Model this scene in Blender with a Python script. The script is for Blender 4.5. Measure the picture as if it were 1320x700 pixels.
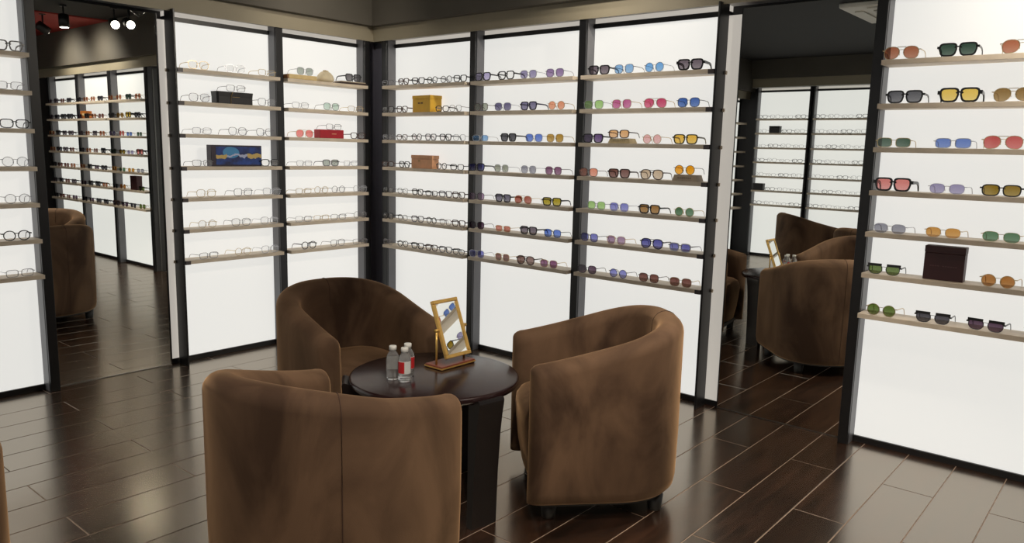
import bpy, bmesh, math, random
from mathutils import Vector, Matrix

# ------------------------------------------------------------------ camera, world, exposure
scene = bpy.context.scene
for o in list(bpy.data.objects):
    bpy.data.objects.remove(o, do_unlink=True)
COL = scene.collection

cam_data = bpy.data.cameras.new('camera')
cam = bpy.data.objects.new('camera', cam_data)
COL.objects.link(cam)
cam_data.sensor_width = 36.0
cam_data.lens = 36.0 * 999.85 / 1320.0
cam_data.clip_start = 0.05
RIGHT = (0.645857548, -0.763111514, 0.022996631)
UP = (0.104047723, 0.117821265, 0.987568844)
BACK = (-0.756334647, -0.635436045, 0.155495768)
cam.matrix_world = Matrix((
    (RIGHT[0], UP[0], BACK[0], -3.8464),
    (RIGHT[1], UP[1], BACK[1], -4.5988),
    (RIGHT[2], UP[2], BACK[2], 1.36),
    (0, 0, 0, 1)))
scene.camera = cam

world = bpy.data.worlds.new('world')
scene.world = world
world.use_nodes = True
world.node_tree.nodes['Background'].inputs[0].default_value = (0.55, 0.56, 0.6, 1)
world.node_tree.nodes['Background'].inputs[1].default_value = 0.05
vs = scene.view_settings
vs.view_transform = 'Standard'
vs.look = 'None'
vs.exposure = 0.0
vs.gamma = 1.0
vs.use_curve_mapping = False

PANEL_STRENGTH = 0.73      # lit wall panels
SPOT_POWER = 75.0          # ceiling spotlights

# ------------------------------------------------------------------ materials
def lin(c):
    return tuple(((v / 255.0) / 12.92 if v / 255.0 <= 0.04045 else ((v / 255.0 + 0.055) / 1.055) ** 2.4) for v in c)

MATS = {}
def mat(name, rgb, rough=0.5, metal=0.0, noise=0.0, scale=20.0, bump=0.0, **kw):
    """principled material; rgb is sRGB 0-255; noise varies the value of the colour"""
    if name in MATS:
        return MATS[name]
    m = bpy.data.materials.new(name)
    m.use_nodes = True
    nt = m.node_tree
    b = nt.nodes['Principled BSDF']
    col = lin(rgb)
    b.inputs['Base Color'].default_value = (*col, 1)
    b.inputs['Roughness'].default_value = rough
    b.inputs['Metallic'].default_value = metal
    for k, v in kw.items():
        b.inputs[k.replace('_', ' ')].default_value = v
    if noise or bump:
        tc = nt.nodes.new('ShaderNodeTexCoord')
        n = nt.nodes.new('ShaderNodeTexNoise')
        n.inputs['Scale'].default_value = scale
        n.inputs['Detail'].default_value = 5
        nt.links.new(tc.outputs['Object'], n.inputs['Vector'])
        if noise:
            r = nt.nodes.new('ShaderNodeValToRGB')
            r.color_ramp.elements[0].position = 0.3
            r.color_ramp.elements[1].position = 0.7
            r.color_ramp.elements[0].color = (*[c * (1 - noise) for c in col], 1)
            r.color_ramp.elements[1].color = (*[min(1, c * (1 + noise)) for c in col], 1)
            nt.links.new(n.outputs['Fac'], r.inputs['Fac'])
            nt.links.new(r.outputs['Color'], b.inputs['Base Color'])
        if bump:
            bp = nt.nodes.new('ShaderNodeBump')
            bp.inputs['Strength'].default_value = bump
            bp.inputs['Distance'].default_value = 0.01
            nt.links.new(n.outputs['Fac'], bp.inputs['Height'])
            nt.links.new(bp.outputs['Normal'], b.inputs['Normal'])
    MATS[name] = m
    return m

def emit(name, rgb, strength):
    if name in MATS:
        return MATS[name]
    m = bpy.data.materials.new(name)
    m.use_nodes = True
    nt = m.node_tree
    nt.nodes.remove(nt.nodes['Principled BSDF'])
    e = nt.nodes.new('ShaderNodeEmission')
    e.inputs[0].default_value = (*lin(rgb), 1)
    e.inputs[1].default_value = strength
    nt.links.new(e.outputs[0], nt.nodes['Material Output'].inputs[0])
    MATS[name] = m
    return m

def lens_mat(name, rgb, body=0.18):
    """tinted see-through lens: coloured transparency, a little surface colour, a glossy coat"""
    key = 'lens_' + name
    if key in MATS:
        return MATS[key]
    m = bpy.data.materials.new(key)
    m.use_nodes = True
    nt = m.node_tree
    nt.nodes.remove(nt.nodes['Principled BSDF'])
    c = (*lin(rgb), 1)
    t = nt.nodes.new('ShaderNodeBsdfTransparent')
    tc = nt.nodes.new('ShaderNodeTexCoord'); sp = nt.nodes.new('ShaderNodeSeparateXYZ')
    mr = nt.nodes.new('ShaderNodeMapRange'); mr.inputs['From Min'].default_value = -0.02; mr.inputs['From Max'].default_value = 0.014
    gm = nt.nodes.new('ShaderNodeMix'); gm.data_type = 'RGBA'      # gradient tint, denser at the top; light passes two faces
    gm.inputs['A'].default_value = (*[math.sqrt(q) * 0.78 + 0.22 for q in c[:3]], 1)
    gm.inputs['B'].default_value = (*[math.sqrt(q) for q in c[:3]], 1)
    nt.links.new(tc.outputs['Object'], sp.inputs[0]); nt.links.new(sp.outputs[2], mr.inputs['Value'])
    nt.links.new(mr.outputs[0], gm.inputs['Factor']); nt.links.new(gm.outputs['Result'], t.inputs[0])
    d = nt.nodes.new('ShaderNodeBsdfDiffuse'); d.inputs[0].default_value = c
    g = nt.nodes.new('ShaderNodeBsdfGlossy'); g.inputs['Roughness'].default_value = 0.05
    mx = nt.nodes.new('ShaderNodeMixShader'); mx.inputs[0].default_value = body
    mg = nt.nodes.new('ShaderNodeMixShader'); mg.inputs[0].default_value = 0.05
    nt.links.new(t.outputs[0], mx.inputs[1]); nt.links.new(d.outputs[0], mx.inputs[2])
    nt.links.new(mx.outputs[0], mg.inputs[1]); nt.links.new(g.outputs[0], mg.inputs[2])
    nt.links.new(mg.outputs[0], nt.nodes['Material Output'].inputs[0])
    MATS[key] = m
    return m

def velvet(name, dark, light):
    m = bpy.data.materials.new(name)
    m.use_nodes = True
    nt = m.node_tree
    b = nt.nodes['Principled BSDF']
    tc = nt.nodes.new('ShaderNodeTexCoord')
    oi = nt.nodes.new('ShaderNodeObjectInfo')
    ad = nt.nodes.new('ShaderNodeVectorMath'); ad.operation = 'ADD'
    mp = nt.nodes.new('ShaderNodeMapping'); mp.inputs['Scale'].default_value = (1, 1, 0.55)
    n1 = nt.nodes.new('ShaderNodeTexNoise'); n1.inputs['Scale'].default_value = 3.6; n1.inputs['Detail'].default_value = 7; n1.inputs['Distortion'].default_value = 0.8
    n2 = nt.nodes.new('ShaderNodeTexNoise'); n2.inputs['Scale'].default_value = 420; n2.inputs['Detail'].default_value = 2
    r = nt.nodes.new('ShaderNodeValToRGB')
    r.color_ramp.elements[0].position = 0.34; r.color_ramp.elements[1].position = 0.6
    r.color_ramp.elements[0].color = (*lin(dark), 1); r.color_ramp.elements[1].color = (*lin(light), 1)
    nt.links.new(tc.outputs['Object'], ad.inputs[0]); nt.links.new(oi.outputs['Location'], ad.inputs[1])
    nt.links.new(ad.outputs[0], mp.inputs[0]); nt.links.new(mp.outputs[0], n1.inputs['Vector'])
    nt.links.new(tc.outputs['Object'], n2.inputs['Vector'])
    nt.links.new(n1.outputs['Fac'], r.inputs[0]); nt.links.new(r.outputs[0], b.inputs['Base Color'])
    bp = nt.nodes.new('ShaderNodeBump'); bp.inputs['Strength'].default_value = 0.25; bp.inputs['Distance'].default_value = 0.001
    nt.links.new(n2.outputs['Fac'], bp.inputs['Height']); nt.links.new(bp.outputs[0], b.inputs['Normal'])
    b.inputs['Roughness'].default_value = 0.85
    b.inputs['Specular IOR Level'].default_value = 0.2
    b.inputs['Sheen Weight'].default_value = 0.85
    b.inputs['Sheen Roughness'].default_value = 0.35
    b.inputs['Sheen Tint'].default_value = (*lin((214, 172, 128)), 1)
    MATS[name] = m
    return m

def plank_mat():
    m = bpy.data.materials.new('plank_wood')
    m.use_nodes = True
    nt = m.node_tree
    b = nt.nodes['Principled BSDF']
    tc = nt.nodes.new('ShaderNodeTexCoord')
    oi = nt.nodes.new('ShaderNodeObjectInfo')
    ad = nt.nodes.new('ShaderNodeVectorMath'); ad.operation = 'ADD'
    mp = nt.nodes.new('ShaderNodeMapping'); mp.inputs['Scale'].default_value = (1.1, 9, 1)
    n1 = nt.nodes.new('ShaderNodeTexNoise'); n1.inputs['Scale'].default_value = 3.2; n1.inputs['Detail'].default_value = 8; n1.inputs['Distortion'].default_value = 0.6
    r = nt.nodes.new('ShaderNodeValToRGB')
    r.color_ramp.elements[0].position = 0.3; r.color_ramp.elements[1].position = 0.75
    r.color_ramp.elements[0].color = (*lin((30, 19, 14)), 1); r.color_ramp.elements[1].color = (*lin((62, 38, 26)), 1)
    hs = nt.nodes.new('ShaderNodeHueSaturation')
    ma = nt.nodes.new('ShaderNodeMapRange'); ma.inputs['To Min'].default_value = 0.75; ma.inputs['To Max'].default_value = 1.25
    nt.links.new(tc.outputs['Object'], ad.inputs[0]); nt.links.new(oi.outputs['Location'], ad.inputs[1])
    nt.links.new(ad.outputs[0], mp.inputs[0]); nt.links.new(mp.outputs[0], n1.inputs['Vector'])
    nt.links.new(n1.outputs['Fac'], r.inputs[0]); nt.links.new(r.outputs[0], hs.inputs['Color'])
    nt.links.new(oi.outputs['Random'], ma.inputs['Value']); nt.links.new(ma.outputs[0], hs.inputs['Value'])
    nt.links.new(hs.outputs[0], b.inputs['Base Color'])
    bp = nt.nodes.new('ShaderNodeBump'); bp.inputs['Strength'].default_value = 0.03; bp.inputs['Distance'].default_value = 0.002
    nt.links.new(n1.outputs['Fac'], bp.inputs['Height']); nt.links.new(bp.outputs[0], b.inputs['Normal'])
    mr = nt.nodes.new('ShaderNodeMapRange'); mr.inputs['To Min'].default_value = 0.17; mr.inputs['To Max'].default_value = 0.24
    nt.links.new(n1.outputs['Fac'], mr.inputs['Value']); nt.links.new(mr.outputs[0], b.inputs['Roughness'])
    b.inputs['Specular IOR Level'].default_value = 1.0
    b.inputs['IOR'].default_value = 2.6
    b.inputs['Specular Tint'].default_value = (1.0, 0.91, 0.78, 1)
    MATS['plank_wood'] = m
    return m

def lit(name, rgb, strength):
    return mat(name, (150, 150, 148), 0.55, noise=0.02, scale=3, Emission_Color=(*lin(rgb), 1), Emission_Strength=strength)
M_PANEL = lit('lit_panel', (253, 252, 247), PANEL_STRENGTH)
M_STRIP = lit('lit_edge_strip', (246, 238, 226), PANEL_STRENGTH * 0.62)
M_BLACK = mat('black_metal', (22, 22, 25), 0.38, 0.0, noise=0.12, scale=8)
M_POST = mat('charcoal_metal', (108, 108, 112), 0.36, 0.0, noise=0.1, scale=6)
M_CORNER = mat('dark_corner_panel', (120, 120, 134), 0.45, noise=0.1, scale=5)
M_STEEL = mat('brushed_steel', (150, 148, 146), 0.3, 1.0)
M_SHELF = mat('shelf_laminate', (222, 208, 188), 0.5, noise=0.08, scale=14)
M_BRACKET = mat('bracket_metal', (70, 62, 64), 0.4)
M_FASCIA = mat('fascia_paint', (150, 142, 122), 0.6, noise=0.06, scale=3)
M_UPPER = mat('upper_wall_paint', (84, 80, 72), 0.7, noise=0.08, scale=3)
M_CEIL = mat('ceiling_black', (30, 30, 31), 0.8, noise=0.1, scale=3)
M_RED = mat('red_ceiling', (150, 40, 34), 0.7, noise=0.08, scale=3)
M_SOFFIT = mat('soffit_white', (205, 204, 202), 0.6, noise=0.03, scale=5)
M_GROUT = mat('grout', (146, 124, 106), 0.6, noise=0.1, scale=30)
M_WALL = mat('dark_wall', (44, 43, 44), 0.7, noise=0.1, scale=3)
M_MIRROR = mat('mirror_glass', (247, 249, 246), 0.0, 1.0)
M_VELVET = velvet('brown_velvet', (60, 43, 32), (106, 82, 63))
M_SEAM = mat('seam_thread', (66, 45, 32), 0.9, noise=0.1, scale=60)
M_LEG = mat('black_leg', (14, 13, 13), 0.5, noise=0.1, scale=30)
M_TABLE = mat('dark_table_lacquer', (40, 25, 25), 0.22, noise=0.25, scale=7, bump=0.02)
M_TLEG = mat('dark_table_leg', (22, 17, 17), 0.32, noise=0.2, scale=9)
M_GOLD = mat('brushed_gold', (226, 184, 104), 0.3, 0.55, noise=0.08, scale=40)
M_WALNUT = mat('walnut_base', (120, 62, 44), 0.35, noise=0.2, scale=25)
M_PLASTIC = mat('white_plastic', (214, 212, 204), 0.5, noise=0.03, scale=10)
M_PLANK = plank_mat()

# ------------------------------------------------------------------ mesh helpers
class MB:
    """collects shapes into one mesh"""
    def __init__(self):
        self.v = []; self.f = []; self.smooth = []
    def add(self, verts, faces, smooth=False):
        n = len(self.v)
        self.v += [tuple(p) for p in verts]
        self.f += [tuple(i + n for i in f) for f in faces]
        self.smooth += [smooth] * len(faces)
        return self
    def box(self, x0, x1, y0, y1, z0, z1):
        x0, x1 = min(x0, x1), max(x0, x1); y0, y1 = min(y0, y1), max(y0, y1)
        v = [(x0, y0, z0), (x1, y0, z0), (x1, y1, z0), (x0, y1, z0), (x0, y0, z1), (x1, y0, z1), (x1, y1, z1), (x0, y1, z1)]
        return self.add(v, [(0, 3, 2, 1), (4, 5, 6, 7), (0, 1, 5, 4), (1, 2, 6, 5), (2, 3, 7, 6), (3, 0, 4, 7)])
    def bbox(self, x0, x1, y0, y1, z0, z1, b=0.003):
        """box with chamfered edges"""
        x0, x1 = min(x0, x1), max(x0, x1); y0, y1 = min(y0, y1), max(y0, y1)
        bm = bmesh.new()
        bmesh.ops.create_cube(bm, size=1.0)
        for p in bm.verts:
            p.co = Vector(((x0 + x1) / 2 + p.co.x * (x1 - x0), (y0 + y1) / 2 + p.co.y * (y1 - y0), (z0 + z1) / 2 + p.co.z * (z1 - z0)))
        bmesh.ops.bevel(bm, geom=bm.edges[:], offset=b, segments=2, affect='EDGES', profile=0.5)
        bm.verts.index_update()
        self.add([p.co[:] for p in bm.verts], [[q.index for q in f.verts] for f in bm.faces])
        bm.free()
        return self
    def lathe(self, prof, n=24, cx=0.0, cy=0.0, smooth=True):
        """profile list of (r, z) from bottom to top"""
        v = []; f = []
        for r, z in prof:
            for i in range(n):
                a = 2 * math.pi * i / n
                v.append((cx + r * math.cos(a), cy + r * math.sin(a), z))
        for k in range(len(prof) - 1):
            for i in range(n):
                j = (i + 1) % n
                f.append((k * n + i, k * n + j, (k + 1) * n + j, (k + 1) * n + i))
        f.append(tuple(reversed(range(n))))
        f.append(tuple((len(prof) - 1) * n + i for i in range(n)))
        return self.add(v, f, smooth)
    def tube(self, pts, r, n=6, smooth=True):
        pts = [Vector(p) for p in pts]
        v = []; f = []
        up = Vector((0, 0, 1))
        for i, p in enumerate(pts):
            d = (pts[min(i + 1, len(pts) - 1)] - pts[max(i - 1, 0)])
            if d.length < 1e-9: d = Vector((0, 0, 1))
            d.normalize()
            a = d.cross(up)
            if a.length < 1e-3: a = d.cross(Vector((1, 0, 0)))
            a.normalize(); b = d.cross(a)
            rr = r[i] if isinstance(r, (list, tuple)) else r
            for k in range(n):
                t = 2 * math.pi * k / n
                v.append(p + a * rr * math.cos(t) + b * rr * math.sin(t))
        for i in range(len(pts) - 1):
            for k in range(n):
                j = (k + 1) % n
                f.append((i * n + k, i * n + j, (i + 1) * n + j, (i + 1) * n + k))
        f.append(tuple(reversed(range(n))))
        f.append(tuple((len(pts) - 1) * n + k for k in range(n)))
        return self.add(v, f, smooth)
    def mesh(self, name, m=None):
        me = bpy.data.meshes.new(name)
        me.from_pydata(self.v, [], self.f)
        me.polygons.foreach_set('use_smooth', self.smooth)
        if m: me.materials.append(m)
        bm = bmesh.new(); bm.from_mesh(me)
        bmesh.ops.recalc_face_normals(bm, faces=bm.faces)
        bm.to_mesh(me); bm.free()
        me.update()
        return me

def link(name, data, parent=None, loc=(0, 0, 0), rz=0.0):
    o = bpy.data.objects.new(name, data)
    COL.objects.link(o)
    o.location = loc
    o.rotation_euler = (0, 0, rz)
    if parent is not None: o.parent = parent
    return o

def part(name, mb, m, parent, loc=(0, 0, 0)):
    """mesh child; vertices given in the parent's frame"""
    return link(name, mb.mesh(name, m), parent, loc)

def tag(o, label, cat, group=None):
    o['label'] = label; o['category'] = cat
    if group: o['group'] = group
    return o

def thing(name, label, cat, loc=(0, 0, 0), rz=0.0, group=None):
    return tag(link(name, None, None, loc, rz), label, cat, group)

def struct(name, mb, m):
    o = link(name, mb.mesh(name, m))
    o['kind'] = 'structure'
    return o

# wall frames: s runs along the wall, d out from it into the room
ROOM_X = -6.5
ROOM_Y = -6.35
def wall_map(wall):
    if wall == 'L': return lambda s, d: (-s, -d)
    if wall == 'R': return lambda s, d: (-d, -s)
    return lambda s, d: (ROOM_X + d, -s)          # opposite wall
def wbox(mb, wall, org, s0, s1, d0, d1, z0, z1, bev=0.0):
    f = wall_map(wall)
    (ax, ay), (bx_, by) = f(s0, d0), f(s1, d1)
    a = (ax - org[0], bx_ - org[0], ay - org[1], by - org[1], z0 - org[2], z1 - org[2])
    return mb.bbox(*a, b=bev) if bev else mb.box(*a)

# ------------------------------------------------------------------ the setting
CEIL_Z = 2.6
fl = struct('floor', MB().box(ROOM_X - 0.2, 0.2, ROOM_Y - 0.2, 0.2, -0.06, -0.0012), M_GROUT)
PL, PW, GAP = 0.955, 0.195, 0.0037
plank_me = MB().bbox(0, PL - GAP, 0, PW - GAP, -0.015, 0, b=0.0012).mesh('plank', M_PLANK)
cut_cache = {}
k0 = math.ceil((ROOM_Y + 3.23) / PW) - 1
for k in range(k0, 18):
    y = -3.23 + PW * k                     # lower edge of the row
    yl, yh = max(y, ROOM_Y), min(y + PW, 0.0)
    if yh - yl < 0.02: continue
    row_up = -k - 1                        # row counted away from the y=-3.23 line
    x_off = -0.45 if row_up % 2 else -0.94
    n0 = math.floor((ROOM_X - x_off) / PL)
    x = x_off + n0 * PL
    while x < 0:
        xa, xb = max(x, ROOM_X), min(x + PL, 0.0)
        if xb - xa > 0.02:
            full = abs(xb - xa - PL) < 1e-4 and abs(yh - yl - PW) < 1e-4
            if full:
                me = plank_me
            else:
                key = (round(xb - xa, 3), round(yh - yl, 3))
                if key not in cut_cache:
                    cut_cache[key] = MB().bbox(0, xb - xa - GAP, 0, yh - yl - GAP, -0.015, 0, b=0.0012).mesh('plank', M_PLANK)
                me = cut_cache[key]
            link('plank', me, fl, (xa + GAP / 2, yl + GAP / 2, 0))
        x += PL

struct('wall_left', MB().box(ROOM_X - 0.2, 0.2, 0.05, 0.2, 0, CEIL_Z), M_WALL)
struct('wall_right', MB().box(0.05, 0.2, ROOM_Y - 0.2, 0.05, 0, CEIL_Z), M_WALL)
struct('wall_opposite', MB().box(ROOM_X - 0.2, ROOM_X - 0.05, ROOM_Y - 0.2, 0.05, 0, CEIL_Z), M_WALL)
struct('wall_back', MB().box(ROOM_X - 0.05, 0.05, ROOM_Y - 0.2, ROOM_Y, 0, CEIL_Z), M_WALL)
struct('ceiling', MB().box(ROOM_X - 0.2, 0.2, ROOM_Y - 0.2, 0.2, CEIL_Z, CEIL_Z + 0.1), M_CEIL)
struct('trim_1', MB().box(-2.2, -0.16, ROOM_Y, -4.15, CEIL_Z - 0.012, CEIL_Z), M_RED)          # red ceiling field
# dark corner infill behind the corner posts
struct('trim_2', MB().box(-0.13, 0.0, -0.012, 0.05, 0, 2.111).box(0.0, 0.05, -0.18, 0.05, 0, 2.111).box(-0.012, 0.0, -0.18, 0.0, 0, 2.111), M_CORNER)
# soffit board, fascia and upper wall round the room
S_D, U_D = 0.10, 0.16
struct('trim_3', MB().box(ROOM_X, 0.05, -S_D, -S_D + 0.006, 2.1, 2.118).box(ROOM_X, 0.05, -S_D, 0.05, 2.118, 2.2), M_FASCIA)
struct('trim_4', MB().box(-S_D, -S_D + 0.006, ROOM_Y, -S_D, 2.1, 2.118).box(-S_D, 0.05, ROOM_Y, -S_D, 2.118, 2.2), M_FASCIA)
struct('trim_5', MB().box(ROOM_X - 0.05, ROOM_X + S_D, ROOM_Y, -S_D, 2.252, 2.36), M_FASCIA)
struct('trim_6', MB().box(ROOM_X, 0.05, -U_D, 0.05, 2.2, CEIL_Z), M_UPPER)
struct('trim_7', MB().box(-U_D, 0.05, ROOM_Y, -U_D, 2.2, CEIL_Z), M_UPPER)
struct('trim_8', MB().box(ROOM_X - 0.05, ROOM_X + U_D, ROOM_Y, -U_D, 2.36, CEIL_Z), M_UPPER)
struct('trim_9', MB().box(ROOM_X + S_D, -S_D, -S_D + 0.006, 0.05, 2.112, 2.118), M_SOFFIT)
struct('trim_10', MB().box(-S_D + 0.006, 0.05, ROOM_Y, -S_D, 2.112, 2.118), M_SOFFIT)
struct('trim_11', MB().box(ROOM_X - 0.05, ROOM_X + S_D - 0.006, ROOM_Y, -S_D, 2.246, 2.252), M_SOFFIT)

# ------------------------------------------------------------------ lit display bays
HS = [1.785, 1.597, 1.407, 1.215, 1.028, 0.840, 0.651]     # shelf tops, top to bottom
SH_T, SH_D = 0.022, 0.13
P_D = 0.087                                                # upright depth
OPP = [1.842, 1.655, 1.464, 1.274, 1.084, 0.894, 0.705]
def bay(wall, s0, s1, label, p0=None, p1=None, bracket=None, heights=HS, top=2.058, group='lit display bays'):
    """s0..s1 shelf span; p0..p1 light panel span; bracket: 'hi' puts dark brackets at the s1 end"""
    p0 = s0 if p0 is None else p0
    p1 = s1 if p1 is None else p1
    f = wall_map(wall)
    x, y = f((s0 + s1) / 2, 0.0)
    org = (x, y, 0.0)
    r = thing('lit_display_bay', label, 'display shelf', org, group=group)
    part('light_panel', wbox(MB(), wall, org, p0, p1, -0.05, 0.0, 0.03, top), M_PANEL, r)
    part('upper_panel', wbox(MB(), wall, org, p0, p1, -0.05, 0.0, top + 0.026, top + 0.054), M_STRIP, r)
    part('bottom_rail', wbox(MB(), wall, org, p0, p1, -0.05, 0.012, 0.0, 0.03), M_BLACK, r)
    part('top_rail', wbox(MB(), wall, org, p0, p1, -0.05, 0.012, top, top + 0.026), M_BLACK, r)
    for h in heights:
        sh = part('shelf', wbox(MB(), wall, org, s0, s1, 0.001, SH_D, h - SH_T, h, bev=0.0015), M_SHELF, r)
        if bracket:
            part('bracket', wbox(MB(), wall, org, s1 - 0.030, s1 + 0.003, 0.09, SH_D + 0.003, h - SH_T - 0.002, h - 0.002), M_BRACKET, sh)
    return r

def post(wall, s0, s1, label, depth=P_D, ztop=2.111, group='charcoal uprights'):
    f = wall_map(wall)
    x, y = f((s0 + s1) / 2, 0.0)
    org = (x, y, 0.0)
    r = thing('upright_post', label, 'post', org, group=group)
    part('profile', wbox(MB(), wall, org, s0 + 0.0005, s1 - 0.0005, -0.049, depth - 0.018, 0.0, ztop), M_POST, r)
    part('front_cap', wbox(MB(), wall, org, s0 + 0.002, s1 - 0.002, depth - 0.018, depth, 0.0, ztop, bev=0.002), M_BLACK, r)
    return r

def fin(wall, s0, s1, label, side):
    f = wall_map(wall)
    x, y = f((s0 + s1) / 2, 0.0)
    org = (x, y, 0.0)
    r = thing('fin_post', label, 'post', org, group='black fin posts beside the mirrors')
    part('fin_plate', wbox(MB(), wall, org, s0, s1, 0.024, 0.131, 0.0, 2.111, bev=0.002), M_BLACK, r)
    for h in HS:
        part('bolt', wbox(MB(), wall, org, s1, s1 + 0.010, 0.026, 0.040, h - SH_T, h - 0.004, bev=0.002), M_SHELF, r)
    return r

BAYN = {'A': 'bay right of the dark corner', 'B': 'second bay right of the corner', 'C': 'third bay right of the corner',
        'D': 'bay right of the right mirror', 'b1': 'bay right of the left mirror', 'b2': 'bay left of the dark corner',
        'b0': 'bay left of the left mirror'}
bay('R', 0.227, 1.04, 'white backlit shelf bay just right of the dark room corner')
bay('R', 1.09, 1.90, 'white backlit shelf bay, second to the right of the dark corner')
bay('R', 1.953, 2.772, 'white backlit shelf bay with colourful sunglasses left of the right mirror', bracket='hi')
bay('R', 3.564, 4.375, 'white backlit shelf bay at the right edge, right of the right mirror')
bay('R', 4.43, 5.24, 'white backlit shelf bay seen in the left mirror, middle of three')
bay('R', 5.295, 6.10, 'white backlit shelf bay seen leftmost in the left mirror')
bay('L', 0.175, 0.84, 'white backlit shelf bay just left of the dark room corner')
bay('L', 0.896, 1.578, 'white backlit shelf bay right of the left mirror', bracket='hi')
bay('L', 2.347, 3.0, 'white backlit shelf bay at the left edge of the photo')
for i in range(5):
    s = 3.056 + 0.71 * i
    bay('L', s, min(s + 0.654, 6.38), 'white backlit shelf bay on the left wall beyond the left photo edge, %s from it' % ('first', 'second', 'third', 'fourth', 'fifth')[i])
    post('L', s - 0.054, s - 0.002, 'charcoal upright on left wall beyond left photo edge, %s from it' % ('first', 'second', 'third', 'fourth', 'fifth')[i])
post('R', 0.172, 0.225, 'charcoal corner upright on the right side of the dark room corner')
post('L', 0.12, 0.173, 'charcoal corner upright on the left side of the dark room corner')
post('R', 1.04, 1.09, 'charcoal upright between first and second bays right of the corner')
post('R', 1.90, 1.953, 'charcoal upright between second and third bays right of the corner')
post('R', 3.512, 3.562, 'charcoal upright at the right side of the right mirror')
post('R', 4.377, 4.43, 'charcoal upright seen in left mirror beside the maroon box bay')
post('R', 5.242, 5.295, 'charcoal upright seen leftmost but one in the left mirror')
post('R', 6.102, 6.155, 'charcoal corner upright seen leftmost in the left mirror')
post('L', 0.842, 0.896, 'charcoal upright between the two bays left of the corner')
post('L', 2.293, 2.345, 'charcoal upright at the left side of the left mirror')
fin('R', 2.777, 2.788, 'black fin post at the left side of the right mirror', 1)
fin('L', 1.583, 1.594, 'black fin post at the right side of the left mirror', 1)

# opposite wall, seen in the right mirror
opp_h = [h + 0.0 for h in HS]
ORD = ['first', 'second', 'third', 'fourth', 'fifth', 'sixth', 'seventh', 'eighth']
for i in range(8):
    s = 0.25 + 0.755 * i
    bay('O', s, s + 0.68, 'white backlit shelf bay on the opposite wall seen in right mirror, %s from its corner' % ORD[i], heights=OPP, top=2.19, group='opposite wall bays')
    post('O', s - 0.024, s - 0.002, 'thin upright left of the %s opposite wall bay seen in right mirror' % ORD[i], depth=0.1, ztop=2.245, group='opposite wall uprights')
    post('O', s + 0.682, s + 0.704, 'thin upright right of the %s opposite wall bay seen in right mirror' % ORD[i], depth=0.1, ztop=2.245, group='opposite wall uprights')

# tall mirrors
def wall_mirror(wall, s0, s1, strip0, strip1, label):
    f = wall_map(wall)
    x, y = f((s0 + s1) / 2, 0.0)
    org = (x, y, 0.0)
    r = thing('wall_mirror', label, 'mirror', org, group='tall wall mirrors')
    part('backing', wbox(MB(), wall, org, s0, s1, -0.03, 0.014, 0.0005, 2.085), M_BLACK, r)
    part('glass', wbox(MB(), wall, org, s0, s1, 0.0145, 0.02, 0.0045, 2.085), M_MIRROR, r)
    part('edge_trim', wbox(MB(), wall, org, s1, s1 + 0.007, 0.0, 0.026, 0.0, 2.085), M_STEEL, r)
    part('edge_trim', wbox(MB(), wall, org, s0 - 0.004, s0, 0.0, 0.022, 0.0, 2.085), M_BLACK, r)
    part('bottom_trim', wbox(MB(), wall, org, s0, s1, 0.0145, 0.023, 0.0003, 0.0045), M_STEEL, r)
    part('light_strip', wbox(MB(), wall, org, strip0, strip1, -0.05, 0.0, 0.03, 2.06), M_STRIP, r)
    part('strip_rail', wbox(MB(), wall, org, strip0, strip1, -0.05, 0.008, 0.0, 0.03), M_BLACK, r)
    return r
wall_mirror('R', 2.86, 3.503, 2.774, 2.855, 'tall frameless wall mirror on the right, reflecting armchair backs')
wall_mirror('L', 1.64, 2.284, 1.58, 1.635, 'tall frameless wall mirror on the left, reflecting shelves and spotlights')

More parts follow.
